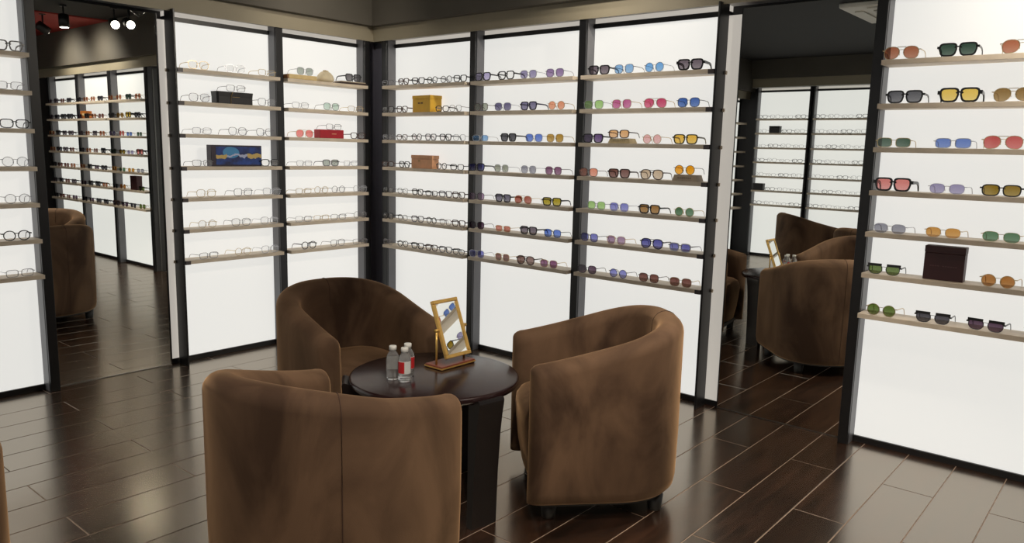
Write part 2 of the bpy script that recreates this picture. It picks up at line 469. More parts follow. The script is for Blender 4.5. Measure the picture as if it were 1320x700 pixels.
# ------------------------------------------------------------------ armchairs
def make_chair(label, loc, rz, seam_at=0.5):
    """barrel armchair, faces local +x"""
    r = thing('armchair', label, 'armchair', loc, rz, group='brown velvet barrel armchairs')
    HW, XF, XC, AX, TH = 0.312, 0.258, -0.02, 0.298, 0.100
    Z0, ZA, ZB = 0.07, 0.600, 0.738
    path = []
    for i in range(8):
        path.append((XF + (XC - XF) * i / 8.0, -HW))
    NB = 36
    for i in range(NB + 1):
        a = -math.pi / 2 + math.pi * i / NB
        p = 2 / 2.3
        cx, sy = math.cos(a), math.sin(a)
        path.append((XC - AX * abs(cx) ** p, math.copysign(abs(sy) ** p, sy) * HW))
    for i in range(1, 9):
        path.append((XC + (XF - XC) * i / 8.0, HW))
    n = len(path)
    def top(x):
        t = max(0.0, min(1.0, (XF - x) / (XF - (XC - AX))))
        return ZA + (ZB - ZA) * (t * 0.8 + 0.2 * t * t * (3 - 2 * t))
    rows = []
    def section(px, py, nx, ny, zt, squeeze=1.0, drop=0.0):
        """nx,ny inward normal"""
        rr = TH / 2
        prof = [(0.022, Z0), (0.006, Z0 + 0.018), (0.0, Z0 + 0.05), (-0.004, 0.30), (-0.004, 0.45)]
        zc = zt - rr - drop
        for k in range(0, 11):
            a = math.pi - math.pi * k / 10
            prof.append((rr + rr * math.cos(a) - 0.004 * (1 - k / 10.0), zc + rr * math.sin(a)))
        prof += [(TH + 0.004, zc - 0.08), (TH + 0.006, 0.36), (TH + 0.004, 0.30), (TH - 0.002, Z0 + 0.04), (TH - 0.02, Z0)]
        return [(px + nx * (rr + (q - rr) * squeeze), py + ny * (rr + (q - rr) * squeeze), z) for q, z in prof]
    secs = []
    for i, (x, y) in enumerate(path):
        a = path[max(i - 1, 0)]; b = path[min(i + 1, n - 1)]
        dx, dy = b[0] - a[0], b[1] - a[1]
        L = math.hypot(dx, dy)
        nx, ny = dy / L, -dx / L
        if nx * (XC - x) + ny * (0 - y) < 0: nx, ny = -nx, -ny
        secs.append((x, y, nx, ny))
    RC = 0.05
    caps = []
    for th in (90, 74, 58, 40, 20):
        t = math.radians(th)
        caps.append((RC * math.sin(t), max(0.06, math.cos(t)), 0.03 * (1 - math.cos(t))))
    for e, sq, dr in caps:
        rows.append(section(XF + e, -HW, 0, 1, ZA, sq, dr))
    for (x, y, nx, ny) in secs:
        rows.append(section(x, y, nx, ny, top(x)))
    for e, sq, dr in reversed(caps):
        rows.append(section(XF + e, HW, 0, -1, ZA, sq, dr))
    m = len(rows[0])
    V = [p for row in rows for p in row]
    F = []
    for i in range(len(rows) - 1):
        for j in range(m):
            k = (j + 1) % m
            F.append((i * m + j, i * m + k, (i + 1) * m + k, (i + 1) * m + j))
    F.append(tuple(range(m)))
    F.append(tuple(reversed([(len(rows) - 1) * m + j for j in range(m)])))
    shell = part('shell', MB().add(V, F, True), M_VELVET, r)
    # seam down the middle of the back, following the outer face
    def seam_mesh(at):
        mid = secs[int(round((n - 1) * at))]
        sec = section(mid[0], mid[1], mid[2], mid[3], top(mid[0]))
        return MB().tube([(p[0] - mid[2] * 0.0004, p[1] - mid[3] * 0.0004, p[2] + 0.0005) for p in sec[1:17]], 0.0018, 5)
    part('seam', seam_mesh(seam_at), M_SEAM, shell)
    make_chair.seam_mesh = seam_mesh
    # seat cushion filling the inside, with a rounded front
    def seat_loop(inset, z):
        pts = []
        for i in range(40):
            a = 2 * math.pi * i / 40
            c, s = math.cos(a), math.sin(a)
            e = 2 / 3.6
            pts.append((0.048 + math.copysign(abs(c) ** e, c) * (0.268 - inset), math.copysign(abs(s) ** e, s) * (0.228 - inset), z))
        return pts
    loops = [seat_loop(0.05, 0.10), seat_loop(0.03, 0.11), seat_loop(0.014, 0.2), seat_loop(0.004, 0.29), seat_loop(0.0, 0.345), seat_loop(0.004, 0.375),
             seat_loop(0.018, 0.398), seat_loop(0.04, 0.412), seat_loop(0.09, 0.42), seat_loop(0.16, 0.424)]
    V = [p for l in loops for p in l]; F = []
    for i in range(len(loops) - 1):
        for j in range(40):
            k = (j + 1) % 40
            F.append((i * 40 + j, i * 40 + k, (i + 1) * 40 + k, (i + 1) * 40 + j))
    F.append(tuple(reversed(range(40)))); F.append(tuple((len(loops) - 1) * 40 + j for j in range(40)))
    part('seat_cushion', MB().add(V, F, True), M_VELVET, r)
    # dark base board and four block feet
    bl = [(x + nx * 0.03, y + ny * 0.03) for x, y, nx, ny in secs]
    nb = len(bl)
    V = [(x, y, 0.06) for x, y in bl] + [(x, y, 0.085) for x, y in bl]
    F = [tuple(reversed(range(nb))), tuple(range(nb, 2 * nb))] + [(i, (i + 1) % nb, nb + (i + 1) % nb, nb + i) for i in range(nb)]
    part('base_board', MB().add(V, F), M_LEG, r)
    leg_me = MB().lathe([(0.024, 0.0), (0.026, 0.004), (0.032, 0.062)], 14).mesh('leg', M_LEG)
    for sx, sy in ((0.22, 0.235), (0.22, -0.235), (-0.20, 0.20), (-0.20, -0.20)):
        link('leg', leg_me, r, (sx, sy, 0))
    return r

def copy_chair(src, label, loc, rz):
    c = src.copy(); COL.objects.link(c); c.location = loc; c.rotation_euler = (0, 0, rz); c['label'] = label
    for ch in list(src.children):
        d = ch.copy(); COL.objects.link(d); d.parent = c
        for g in list(ch.children):
            e = g.copy(); COL.objects.link(e); e.parent = d
    return c

chair0 = make_chair('brown velvet armchair in the foreground with its back to the camera', (-2.50, -2.75, 0), math.radians(13), 0.30)
copy_chair(chair0, 'brown velvet armchair right of the round table, seen from its side', (-1.325, -2.935, 0), math.radians(137))
copy_chair(chair0, 'brown velvet armchair behind the table beside the corner bays, facing the camera', (-1.69, -1.86, 0), math.radians(-99))
copy_chair(chair0, 'brown velvet armchair cut off by the left edge of the photo', (-3.64, -2.60, 0), math.radians(200))
copy_chair(chair0, 'brown velvet armchair seen only in the right mirror, farthest back', (-4.85, -1.58, 0), math.radians(-130))
centre_seam = make_chair.seam_mesh(0.5).mesh('seam', M_SEAM)
for o in list(bpy.data.objects):
    if o.name.startswith('seam.'): o.data = centre_seam

# ------------------------------------------------------------------ round table
TC = Vector((-1.82, -2.52, 0))
tb = thing('round_table', 'low round dark brown wooden table between the armchairs', 'table', TC)
TR, TZ = 0.325, 0.50
part('tabletop', MB().lathe([(0.02, TZ - 0.03), (TR - 0.012, TZ - 0.03), (TR - 0.003, TZ - 0.026), (TR, TZ - 0.018), (TR, TZ - 0.008), (TR - 0.003, TZ - 0.002), (TR - 0.009, TZ), (0.02, TZ)], 72), M_TABLE, tb)
part('apron', MB().lathe([(0.20, TZ - 0.065), (0.235, TZ - 0.065), (0.235, TZ - 0.0302), (0.20, TZ - 0.0302)], 48, smooth=False), M_TLEG, tb)
lm = MB()
leg_prof = [(0.316, 0.0), (0.322, 0.2), (0.333, 0.36), (0.342, 0.43), (0.348, 0.462), (0.350, 0.478), (0.347, 0.487), (0.340, 0.490)]
ly = 0.056
VV = []
for rr, z in leg_prof:
    VV += [(0.286, -ly, z), (rr, -ly, z), (rr, ly, z), (0.286, ly, z)]
FF = [(0, 3, 2, 1), tuple(len(VV) - 4 + i for i in range(4))]
for i in range(len(leg_prof) - 1):
    for j in range(4):
        k = (j + 1) % 4
        FF.append((i * 4 + j, i * 4 + k, i * 4 + 4 + k, i * 4 + 4 + j))
# the top of each leg is let in under the rim
VV = [(x if z < 0.4 else x, y, min(z, 0.4695) if x < 0.326 else z) for x, y, z in VV]
leg_me = MB().add(VV, FF).mesh('leg', M_TLEG)
for a in (-99, 21, 141):
    o = link('leg', leg_me, tb); o.rotation_euler = (0, 0, math.radians(a))

# ------------------------------------------------------------------ gold table mirror
MC = Vector((-1.682, -2.467, TZ))
tm = thing('table_mirror', 'gold framed tilting mirror standing on the round table', 'mirror', MC, math.radians(0))
part('base', MB().bbox(-0.095, 0.095, -0.048, 0.048, 0.0, 0.014, b=0.003), M_WALNUT, tm)
part('base_rim', MB().box(-0.0965, 0.0965, -0.0495, 0.0495, 0.003, 0.008), M_GOLD, tm)
for sx in (-1, 1):
    p = part('stand_post', MB().tube([(sx * 0.078, 0, 0.0135), (sx * 0.078, 0, 0.155)], 0.0045, 10), M_GOLD, tm)
    part('pivot_knob', MB().tube([(sx * 0.065, 0, 0.15), (sx * 0.086, 0, 0.15)], 0.007, 10), M_GOLD, p)
mf = MB()
fw, fh, bw = 0.070, 0.118, 0.015
for (a0, a1, c0, c1) in ((-fw, fw, fh - bw, fh), (-fw, fw, -fh, -fh + bw), (-fw, -fw + bw, -fh + bw, fh - bw), (fw - bw, fw, -fh + bw, fh - bw)):
    mf.bbox(a0, a1, -0.009, 0.006, c0, c1, b=0.0025)
TILT = Matrix.Rotation(math.radians(-21.5), 4, 'X')
fr = part('frame', mf, M_GOLD, tm, (0, 0, 0.15)); fr.rotation_euler = (math.radians(-21.5), math.radians(0), 0)
part('back_plate', MB().bbox(-fw + 0.004, fw - 0.004, 0.0, 0.008, -fh + 0.004, fh - 0.004, b=0.002), mat('maroon_back', (104, 30, 34), 0.5, noise=0.1), fr)
part('glass', MB().box(-fw + bw - 0.002, fw - bw + 0.002, -0.0045, -0.001, -fh + bw - 0.002, fh - bw + 0.002), M_MIRROR, fr)

# ------------------------------------------------------------------ water bottles
m_bot = bpy.data.materials.new('clear_bottle'); m_bot.use_nodes = True
bb = m_bot.node_tree.nodes['Principled BSDF']
bb.inputs['Base Color'].default_value = (0.96, 0.97, 0.97, 1); bb.inputs['Roughness'].default_value = 0.06
bb.inputs['Transmission Weight'].default_value = 0.9; bb.inputs['IOR'].default_value = 1.22
M_LBL = mat('bottle_label_red', (196, 36, 40), 0.5, noise=0.05)
M_LBLW = mat('bottle_label_white', (214, 216, 214), 0.5, noise=0.05)
def bottle(label, loc, rz):
    r = thing('water_bottle', label, 'bottle', loc, rz, group='small water bottles on the round table')
    prof = [(0.004, 0.001), (0.021, 0.0), (0.0235, 0.004), (0.024, 0.02), (0.0228, 0.026), (0.024, 0.032), (0.024, 0.085), (0.022, 0.095), (0.0175, 0.106), (0.0125, 0.113), (0.012, 0.119)]
    part('body', MB().lathe(prof, 28), m_bot, r)
    part('cap', MB().lathe([(0.0125, 0.1195), (0.0138, 0.1205), (0.0138, 0.134), (0.0125, 0.1355)], 20), mat('bottle_cap', (226, 226, 222), 0.5, noise=0.03), r)
    r.scale = (1.0, 1.0, 0.94)
    def arc(a0, a1, z0, z1, rad):
        v = []; f = []; N = 10
        for i in range(N + 1):
            a = a0 + (a1 - a0) * i / N
            for rr in (rad, rad + 0.0004):
                for z in (z0, z1): v.append((rr * math.cos(a), rr * math.sin(a), z))
        for i in range(N):
            q = i * 4
            f += [(q, q + 4, q + 5, q + 1), (q + 2, q + 3, q + 7, q + 6), (q, q + 2, q + 6, q + 4), (q + 1, q + 5, q + 7, q + 3)]
        f += [(0, 1, 3, 2), (N * 4, N * 4 + 2, N * 4 + 3, N * 4 + 1)]
        return MB().add(v, f, False)
    lb = part('label_band', arc(-2.2, 0.2, 0.034, 0.084, 0.0242), M_LBLW, r)
    part('label_print', arc(-2.2, -0.95, 0.036, 0.082, 0.0247), M_LBL, lb)
    return r
bottle('clear plastic water bottle, front one of three, red label showing', (-1.963, -2.507, TZ), math.radians(-80))
bottle('clear plastic water bottle, left one of three, no red showing', (-1.975, -2.455, TZ), math.radians(130))
bottle('clear plastic water bottle, rear right one of three on the table', (-1.912, -2.468, TZ), math.radians(10))

# ------------------------------------------------------------------ glasses
LENS = {
 'brown': (176, 112, 84), 'green': (62, 84, 72), 'grey': (92, 92, 98), 'yellow': (240, 206, 92), 'olive': (150, 116, 56), 'dgreen': (74, 100, 82),
 'blue': (104, 134, 208), 'red': (206, 96, 92), 'pink': (232, 140, 134), 'lavender': (166, 158, 196), 'oliveyel': (150, 120, 30), 'lgrey': (164, 164, 176),
 'amber': (214, 154, 66), 'green2': (88, 128, 92), 'green3': (100, 122, 58), 'brown2': (182, 120, 54), 'dgrey': (74, 72, 80), 'plum': (92, 66, 88),
 'smoke': (124, 112, 122), 'sky': (150, 194, 240), 'sky2': (128, 186, 244), 'lime': (172, 214, 130), 'magenta': (206, 108, 160), 'rose': (220, 90, 128),
 'navyblue': (70, 110, 190), 'violetd': (104, 76, 130), 'peach': (240, 186, 128), 'lpink': (244, 190, 190), 'yellow2': (246, 196, 66), 'salmon': (240, 156, 128),
 'browng': (128, 84, 76), 'beige': (220, 196, 168), 'orange': (252, 168, 6), 'periw': (138, 140, 214), 'tortlens': (160, 112, 46), 'mauve': (170, 138, 170),
 'indigo': (104, 104, 180), 'clear': (253, 253, 253), 'lavend2': (190, 180, 222), 'mauve2': (158, 132, 178), 'sage': (168, 172, 156), 'slate': (122, 116, 152),
 'peach2': (244, 168, 132), 'blue2': (98, 132, 224), 'ochre': (198, 156, 70), 'plum2': (138, 88, 124), 'slate2': (104, 98, 118), 'rust': (180, 100, 84),
 'yelolive': (180, 160, 32), 'rust2': (206, 128, 110), 'taupe': (142, 112, 106), 'sage2': (178, 186, 178), 'smoke2': (110, 104, 106), 'mint': (206, 226, 216), 'coral': (244, 140, 134)}
LNAME = {
 'brown': 'brown', 'green': 'dark green', 'grey': 'dark grey', 'yellow': 'yellow', 'olive': 'olive brown', 'dgreen': 'bottle green', 'blue': 'blue', 'red': 'red',
 'pink': 'pink', 'lavender': 'lavender', 'oliveyel': 'olive yellow', 'lgrey': 'light grey', 'amber': 'amber', 'green2': 'green', 'green3': 'moss green', 'brown2': 'golden brown',
 'dgrey': 'charcoal', 'plum': 'dark plum', 'smoke': 'smoky', 'sky': 'sky blue', 'sky2': 'bright blue', 'lime': 'lime green', 'magenta': 'magenta', 'rose': 'rose', 'navyblue': 'deep blue',
 'violetd': 'dark violet', 'peach': 'peach', 'lpink': 'pale pink', 'yellow2': 'golden yellow', 'salmon': 'salmon', 'browng': 'dark brown', 'beige': 'beige', 'orange': 'orange',
 'periw': 'periwinkle', 'tortlens': 'amber brown', 'mauve': 'mauve', 'indigo': 'indigo', 'clear': 'clear', 'lavend2': 'pale lavender', 'mauve2': 'purple', 'sage': 'sage', 'slate': 'slate purple',
 'peach2': 'peach', 'blue2': 'blue', 'ochre': 'ochre', 'plum2': 'plum', 'slate2': 'slate grey', 'rust': 'rust', 'yelolive': 'yellow', 'rust2': 'rusty pink', 'taupe': 'taupe',
 'sage2': 'grey green', 'smoke2': 'smoky', 'mint': 'mint', 'coral': 'coral'}
FRAME = {'black': ((20, 19, 22), 0.3, 0), 'gold': ((196, 172, 128), 0.3, 1), 'silver': ((176, 176, 182), 0.3, 1), 'gun': ((124, 122, 128), 0.35, 0.6), 'tort': ((74, 44, 34), 0.3, 0),
         'grey': ((128, 130, 140), 0.35, 0), 'oliveF': ((94, 84, 36), 0.35, 0), 'navyF': ((44, 42, 72), 0.3, 0), 'white': ((214, 218, 226), 0.35, 0)}
FNAME = {'black': 'black', 'gold': 'gold', 'silver': 'silver', 'gun': 'gunmetal', 'tort': 'tortoiseshell', 'grey': 'grey', 'oliveF': 'olive', 'navyF': 'navy', 'white': 'white'}
# style: lens half width, half height, exponent, taper (bottom narrower), droop, rim width, rim depth, temple half height
STYLE = {'way': (.0268, .0208, 4.2, .20, .0, .0052, .0040, .0042), 'wayT': (.0278, .0220, 4.4, .20, .0, .0064, .0050, .0070),
         'rect': (.0270, .0180, 3.6, .04, .0, .0018, .0016, .0014), 'rectF': (.0272, .0190, 3.4, .10, .0, .0040, .0034, .0030),
         'sq': (.0265, .0225, 3.0, .08, .0, .0020, .0018, .0016), 'round': (.0240, .0230, 2.0, .0, .0, .0019, .0018, .0015),
         'roundF': (.0245, .0220, 2.1, .0, .0, .0040, .0034, .0030), 'avi': (.0280, .0235, 2.5, .20, .006, .0019, .0018, .0015),
         'avF': (.0280, .0235, 2.7, .22, .004, .0040, .0034, .0030), 'club': (.0262, .0205, 2.5, .10, .0, .0018, .0018, .0030),
         'rless': (.0275, .0195, 2.8, .06, .0, .0007, .0010, .0013)}
SNAME = {'way': 'square', 'wayT': 'chunky square', 'rect': 'thin rectangular', 'rectF': 'rectangular', 'sq': 'thin square', 'round': 'thin round', 'roundF': 'round', 'avi': 'aviator', 'avF': 'bold aviator', 'club': 'browline', 'rless': 'rimless'}
GM = {}
def lens_outline(st, side, grow=0.0, N=20):
    w, h, e, tap, droop, *_ = STYLE[st]
    w += grow; h += grow
    cx = side * (STYLE[st][0] + 0.0080)
    pts = []
    for i in range(N):
        a = 2 * math.pi * i / N
        c, s = math.cos(a), math.sin(a)
        x = math.copysign(abs(c) ** (2 / e), c) * w
        z = math.copysign(abs(s) ** (2 / e), s) * h
        x *= 1 - tap * max(0.0, -z / h)
        if droop: z -= droop * max(0.0, side * x / w) * (1 if z < 0 else 0.2)
        pts.append((cx + x, z))
    return pts
def style_meshes(st):
    """meshes in glasses frame: x across, y back along the temples, z up, lens centre height at 0"""
    if st in GM: return GM[st]
    w, h, e, tap, droop, rim, dep, th = STYLE[st]
    N = 20
    fr = MB()
    for side in (-1, 1):
        o = lens_outline(st, side, rim); i_ = lens_outline(st, side, -0.0004)
        V = [(x, 0, z) for x, z in o] + [(x, 0, z) for x, z in i_] + [(x, dep, z) for x, z in o] + [(x, dep, z) for x, z in i_]
        F = []
        for k in range(N):
            j = (k + 1) % N
            F += [(k, j, N + j, N + k), (2 * N + k, 3 * N + k, 3 * N + j, 2 * N + j), (k, 2 * N + k, 2 * N + j, j), (N + k, N + j, 3 * N + j, 3 * N + k)]
        fr.add(V, F)
        xe = side * (2 * w + 0.0080 + rim)
        # end piece to the hinge
        fr.box(xe - side * 0.003, xe + side * 0.0065, 0, dep + 0.004, h * 0.45 - th, h * 0.45 + th)
        if st == 'club':
            fr.box(side * 0.010, side * (2 * w + 0.012), -0.0012, dep + 0.001, h * 0.62, h + 0.003)
    bt = max(rim * 0.55, 0.0011)
    zb = h * 0.42
    fr.tube([(-0.0125, dep / 2, zb - 0.002), (-0.006, dep / 2, zb + 0.002), (0.006, dep / 2, zb + 0.002), (0.0125, dep / 2, zb - 0.002)], bt, 5)
    if st in ('avi', 'avF'):
        fr.box(-0.016, 0.016, dep * 0.2, dep * 0.8, h - 0.002, h + 0.0005)
    if rim < 0.003:
        for side in (-1, 1): fr.tube([(side * 0.010, dep, 0.0), (side * 0.0085, dep + 0.005, -0.004), (side * 0.008, dep + 0.006, -0.010)], 0.0011, 4)
    lens = []
    for side in (-1, 1):
        o = lens_outline(st, side, 0.0)
        V = [(x, dep * 0.35, z) for x, z in o] + [(x, dep * 0.35 + 0.0012, z) for x, z in o]
        F = [tuple(reversed(range(N))), tuple(range(N, 2 * N))] + [(k, (k + 1) % N, N + (k + 1) % N, N + k) for k in range(N)]
        lens.append(MB().add(V, F))
    tem = []
    for side in (-1, 1):
        xe = side * (2 * w + 0.0080 + rim + 0.005)
        t = MB()
        pts = [(0.002, h * 0.45, th), (0.04, h * 0.42, th * 0.9), (0.074, h * 0.36, th * 0.8), (0.092, h * 0.05, th * 0.9), (0.104, -h * 0.95, th * 0.95)]
        hw_ = max(0.0011, th * 0.38)
        V = []
        for yy, zz, hh in pts:
            V += [(xe - hw_, yy, zz - hh), (xe + hw_, yy, zz - hh), (xe + hw_, yy, zz + hh), (xe - hw_, yy, zz + hh)]
        F = [(0, 3, 2, 1), tuple(len(V) - 4 + q for q in range(4))]
        for q in range(len(pts) - 1):
            for j in range(4):
                k = (j + 1) % 4
                F.append((q * 4 + j, q * 4 + k, q * 4 + 4 + k, q * 4 + 4 + j))
        tem.append(t.add(V, F))
    GM[st] = (fr.mesh('frame_front'), [l.mesh('lens') for l in lens], [t.mesh('temple') for t in tem], h + rim)
    return GM[st]
MESHM = {}
def with_mat(me, m):
    key = (me.name, m.name)
    if key not in MESHM:
        c = me.copy(); c.materials.clear(); c.materials.append(m); MESHM[key] = c
    return MESHM[key]
def fmat(f):
    c, r, mt = FRAME[f]
    return mat('frame_' + f, c, r, mt, noise=0.1 if f != 'tort' else 0.5, scale=60)
def glasses(st, lens, frame, label, loc, rz, group, scale=1.0):
    fr, ls, ts, low = style_meshes(st)
    r = thing('sunglasses' if lens != 'clear' else 'eyeglasses', label, 'sunglasses' if lens != 'clear' else 'glasses', loc, rz, group)
    r.scale = (scale,) * 3
    z = low
    fm = fmat(frame)
    link('frame_front', with_mat(fr, fm), r, (0, 0, z))
    lm_ = lens_mat(lens, LENS[lens], 0.12 if lens != 'clear' else 0.015)
    for l in ls: link('lens', with_mat(l, lm_), r, (0, 0, z))
    for t in ts: link('temple', with_mat(t, fm), r, (0, 0, z))
    return r
GLASSES = {
 'D': [
  [(3.64, 'avi', 'brown', 'gold'),(3.857, 'way', 'green', 'black'),(4.083, 'avi', 'brown', 'gold')],
  [(3.671, 'way', 'grey', 'black'),(3.881, 'wayT', 'yellow', 'black'),(4.072, 'avi', 'olive', 'gold')],
  [(3.645, 'rect', 'dgreen', 'gold'),(3.877, 'rect', 'blue', 'silver'),(4.057, 'avi', 'red', 'gold')],
  [(3.658, 'wayT', 'pink', 'black'),(3.873, 'rless', 'lavender', 'silver'),(4.071, 'rectF', 'oliveyel', 'black')],
  [(3.663, 'rless', 'lgrey', 'silver'),(3.876, 'rless', 'amber', 'gold'),(4.09, 'rless', 'green2', 'gold')],
  [(3.656, 'club', 'green3', 'black'),(4.098, 'round', 'brown2', 'gold')],
  [(3.661, 'round', 'green3', 'gold'),(3.872, 'club', 'dgrey', 'black'),(4.073, 'club', 'plum', 'black')],
 ],
 'C': [
  [(2.072, 'way', 'smoke', 'black'),(2.236, 'sq', 'sky', 'grey'),(2.425, 'round', 'sky2', 'silver'),(2.635, 'wayT', 'smoke', 'black')],
  [(2.045, 'sq', 'lime', 'silver'),(2.231, 'sq', 'magenta', 'gold'),(2.441, 'avi', 'rose', 'gold'),(2.638, 'sq', 'navyblue', 'black')],
  [(2.049, 'way', 'violetd', 'black'),(2.221, 'rectF', 'peach', 'tort', 0.028),(2.433, 'round', 'lpink', 'gold'),(2.632, 'way', 'yellow2', 'oliveF')],
  [(2.026, 'sq', 'salmon', 'tort'),(2.234, 'way', 'browng', 'tort'),(2.442, 'avF', 'beige', 'tort'),(2.637, 'round', 'orange', 'black', 0.034)],
  [(2.09, 'sq', 'lime', 'silver'),(2.244, 'sq', 'periw', 'silver'),(2.438, 'way', 'tortlens', 'black'),(2.649, 'round', 'green2', 'gold')],
  [(2.05, 'sq', 'periw', 'black'),(2.234, 'sq', 'mauve', 'gold'),(2.464, 'avF', 'indigo', 'black'),(2.635, 'rectF', 'indigo', 'silver')],
  [(2.043, 'sq', 'plum', 'black'),(2.257, 'round', 'periw', 'black'),(2.456, 'sq', 'browng', 'tort'),(2.651, 'sq', 'browng', 'gold')],
 ],
 'B': [
  [(1.188, 'way', 'lavend2', 'black'),(1.383, 'way', 'clear', 'black'),(1.562, 'sq', 'lavender', 'silver'),(1.762, 'sq', 'mauve2', 'silver')],
  [(1.179, 'sq', 'sage', 'tort'),(1.363, 'sq', 'slate', 'silver'),(1.569, 'way', 'slate', 'navyF'),(1.781, 'round', 'peach2', 'gold')],
  [(1.177, 'rect', 'sky', 'white'),(1.413, 'way', 'dgrey', 'black'),(1.618, 'sq', 'blue2', 'silver'),(1.777, 'sq', 'ochre', 'gold')],
  [(1.148, 'way', 'indigo', 'black'),(1.361, 'sq', 'sage', 'silver'),(1.582, 'sq', 'lgrey', 'silver'),(1.773, 'sq', 'plum2', 'tort')],
  [(1.152, 'sq', 'mauve', 'black'),(1.379, 'way', 'slate2', 'black'),(1.545, 'avi', 'rust', 'gold'),(1.768, 'way', 'yelolive', 'black')],
  [(1.156, 'sq', 'plum', 'black'),(1.385, 'rect', 'rust2', 'gold'),(1.594, 'way', 'smoke', 'black'),(1.781, 'sq', 'blue2', 'black')],
  [(1.161, 'sq', 'periw', 'silver'),(1.384, 'sq', 'browng', 'gold'),(1.576, 'avF', 'taupe', 'tort'),(1.759, 'sq', 'plum2', 'gold')],
 ],
 'A': [
  [(0.281, 'rectF', 'clear', 'grey'),(0.444, 'way', 'clear', 'tort'),(0.593, 'way', 'clear', 'black'),(0.73, 'roundF', 'clear', 'black'),(0.862, 'roundF', 'clear', 'gun'),(0.99, 'way', 'clear', 'black')],
  [(0.281, 'way', 'clear', 'black'),(0.429, 'way', 'clear', 'tort'),(0.828, 'rectF', 'clear', 'black'),(0.951, 'sq', 'clear', 'tort')],
  [(0.28, 'rectF', 'clear', 'grey'),(0.429, 'rectF', 'clear', 'tort'),(0.58, 'roundF', 'clear', 'black'),(0.719, 'way', 'clear', 'grey'),(0.86, 'way', 'clear', 'black'),(0.99, 'sq', 'clear', 'grey')],
  [(0.28, 'rectF', 'clear', 'tort'),(0.454, 'way', 'clear', 'black'),(0.826, 'roundF', 'clear', 'black'),(0.972, 'rectF', 'clear', 'black')],
  [(0.28, 'sq', 'clear', 'black'),(0.438, 'sq', 'clear', 'black'),(0.591, 'way', 'clear', 'black'),(0.73, 'rectF', 'clear', 'black'),(0.865, 'way', 'clear', 'gun'),(0.989, 'way', 'clear', 'tort')],
  [(0.279, 'way', 'clear', 'black'),(0.438, 'sq', 'clear', 'black'),(0.592, 'way', 'clear', 'gun'),(0.732, 'roundF', 'clear', 'black'),(0.868, 'sq', 'clear', 'tort'),(0.992, 'way', 'clear', 'tort')],
  [(0.279, 'sq', 'clear', 'gun'),(0.439, 'roundF', 'clear', 'black'),(0.593, 'way', 'clear', 'black'),(0.734, 'way', 'clear', 'tort'),(0.871, 'way', 'clear', 'grey'),(0.995, 'rectF', 'clear', 'black')],
 ],
 'b1': [
  [(1.445, 'sq', 'clear', 'gold'),(1.208, 'sq', 'clear', 'silver'),(0.987, 'rect', 'clear', 'gold')],
  [(1.448, 'sq', 'clear', 'gun'),(1.208, 'rect', 'clear', 'gun', 0.075),(0.993, 'sq', 'clear', 'gun')],
  [(1.439, 'rect', 'clear', 'silver'),(1.205, 'sq', 'clear', 'gun'),(1.014, 'sq', 'clear', 'gun')],
  [(1.444, 'rect', 'clear', 'gun'),(0.98, 'rectF', 'clear', 'black')],
  [(1.427, 'sq', 'clear', 'gold'),(1.18, 'sq', 'clear', 'gun'),(0.974, 'sq', 'clear', 'silver')],
  [(1.427, 'round', 'clear', 'gold'),(1.2, 'sq', 'clear', 'gun'),(0.997, 'sq', 'clear', 'silver')],
  [(1.425, 'rect', 'clear', 'gun'),(1.193, 'round', 'clear', 'gold'),(0.997, 'sq', 'clear', 'silver')],
 ],
 'b2': [
  [(0.7, 'sq', 'sage2', 'silver', 0.03),(0.3, 'way', 'smoke2', 'black', 0.02)],
  [(0.741, 'rect', 'clear', 'silver'),(0.491, 'sq', 'mint', 'gun'),(0.282, 'rect', 'clear', 'gold')],
  [(0.712, 'avi', 'coral', 'gold'),(0.473, 'rect', 'clear', 'gun', 0.058),(0.263, 'rectF', 'clear', 'tort')],
  [(0.719, 'rect', 'clear', 'silver'),(0.502, 'rectF', 'sage2', 'gun'),(0.328, 'rect', 'clear', 'silver')],
  [(0.729, 'rect', 'clear', 'gold'),(0.584, 'round', 'clear', 'gold'),(0.439, 'round', 'clear', 'gun'),(0.246, 'sq', 'clear', 'silver')],
  [(0.733, 'rect', 'clear', 'silver'),(0.587, 'rect', 'clear', 'gold'),(0.442, 'rect', 'clear', 'gun'),(0.248, 'round', 'clear', 'gun')],
  [(0.693, 'roundF', 'clear', 'black'),(0.451, 'sq', 'clear', 'gun'),(0.25, 'rect', 'clear', 'gun')],
 ],
 'b0': [
  [(2.435, 'way', 'clear', 'black')],
  [(2.445, 'rect', 'clear', 'gun')],
  [(2.433, 'rectF', 'clear', 'black')],
  [(2.443, 'round', 'clear', 'silver')],
  [(2.445, 'round', 'clear', 'gun')],
  [(2.461, 'roundF', 'clear', 'black')],
  [(2.46, 'rect', 'clear', 'silver')],
 ],
}

ROWN = ['top', 'second', 'third', 'fourth', 'fifth', 'sixth', 'bottom']
ROT = {'L': 0.0, 'R': -math.pi / 2, 'O': math.pi / 2}
rng = random.Random(5)
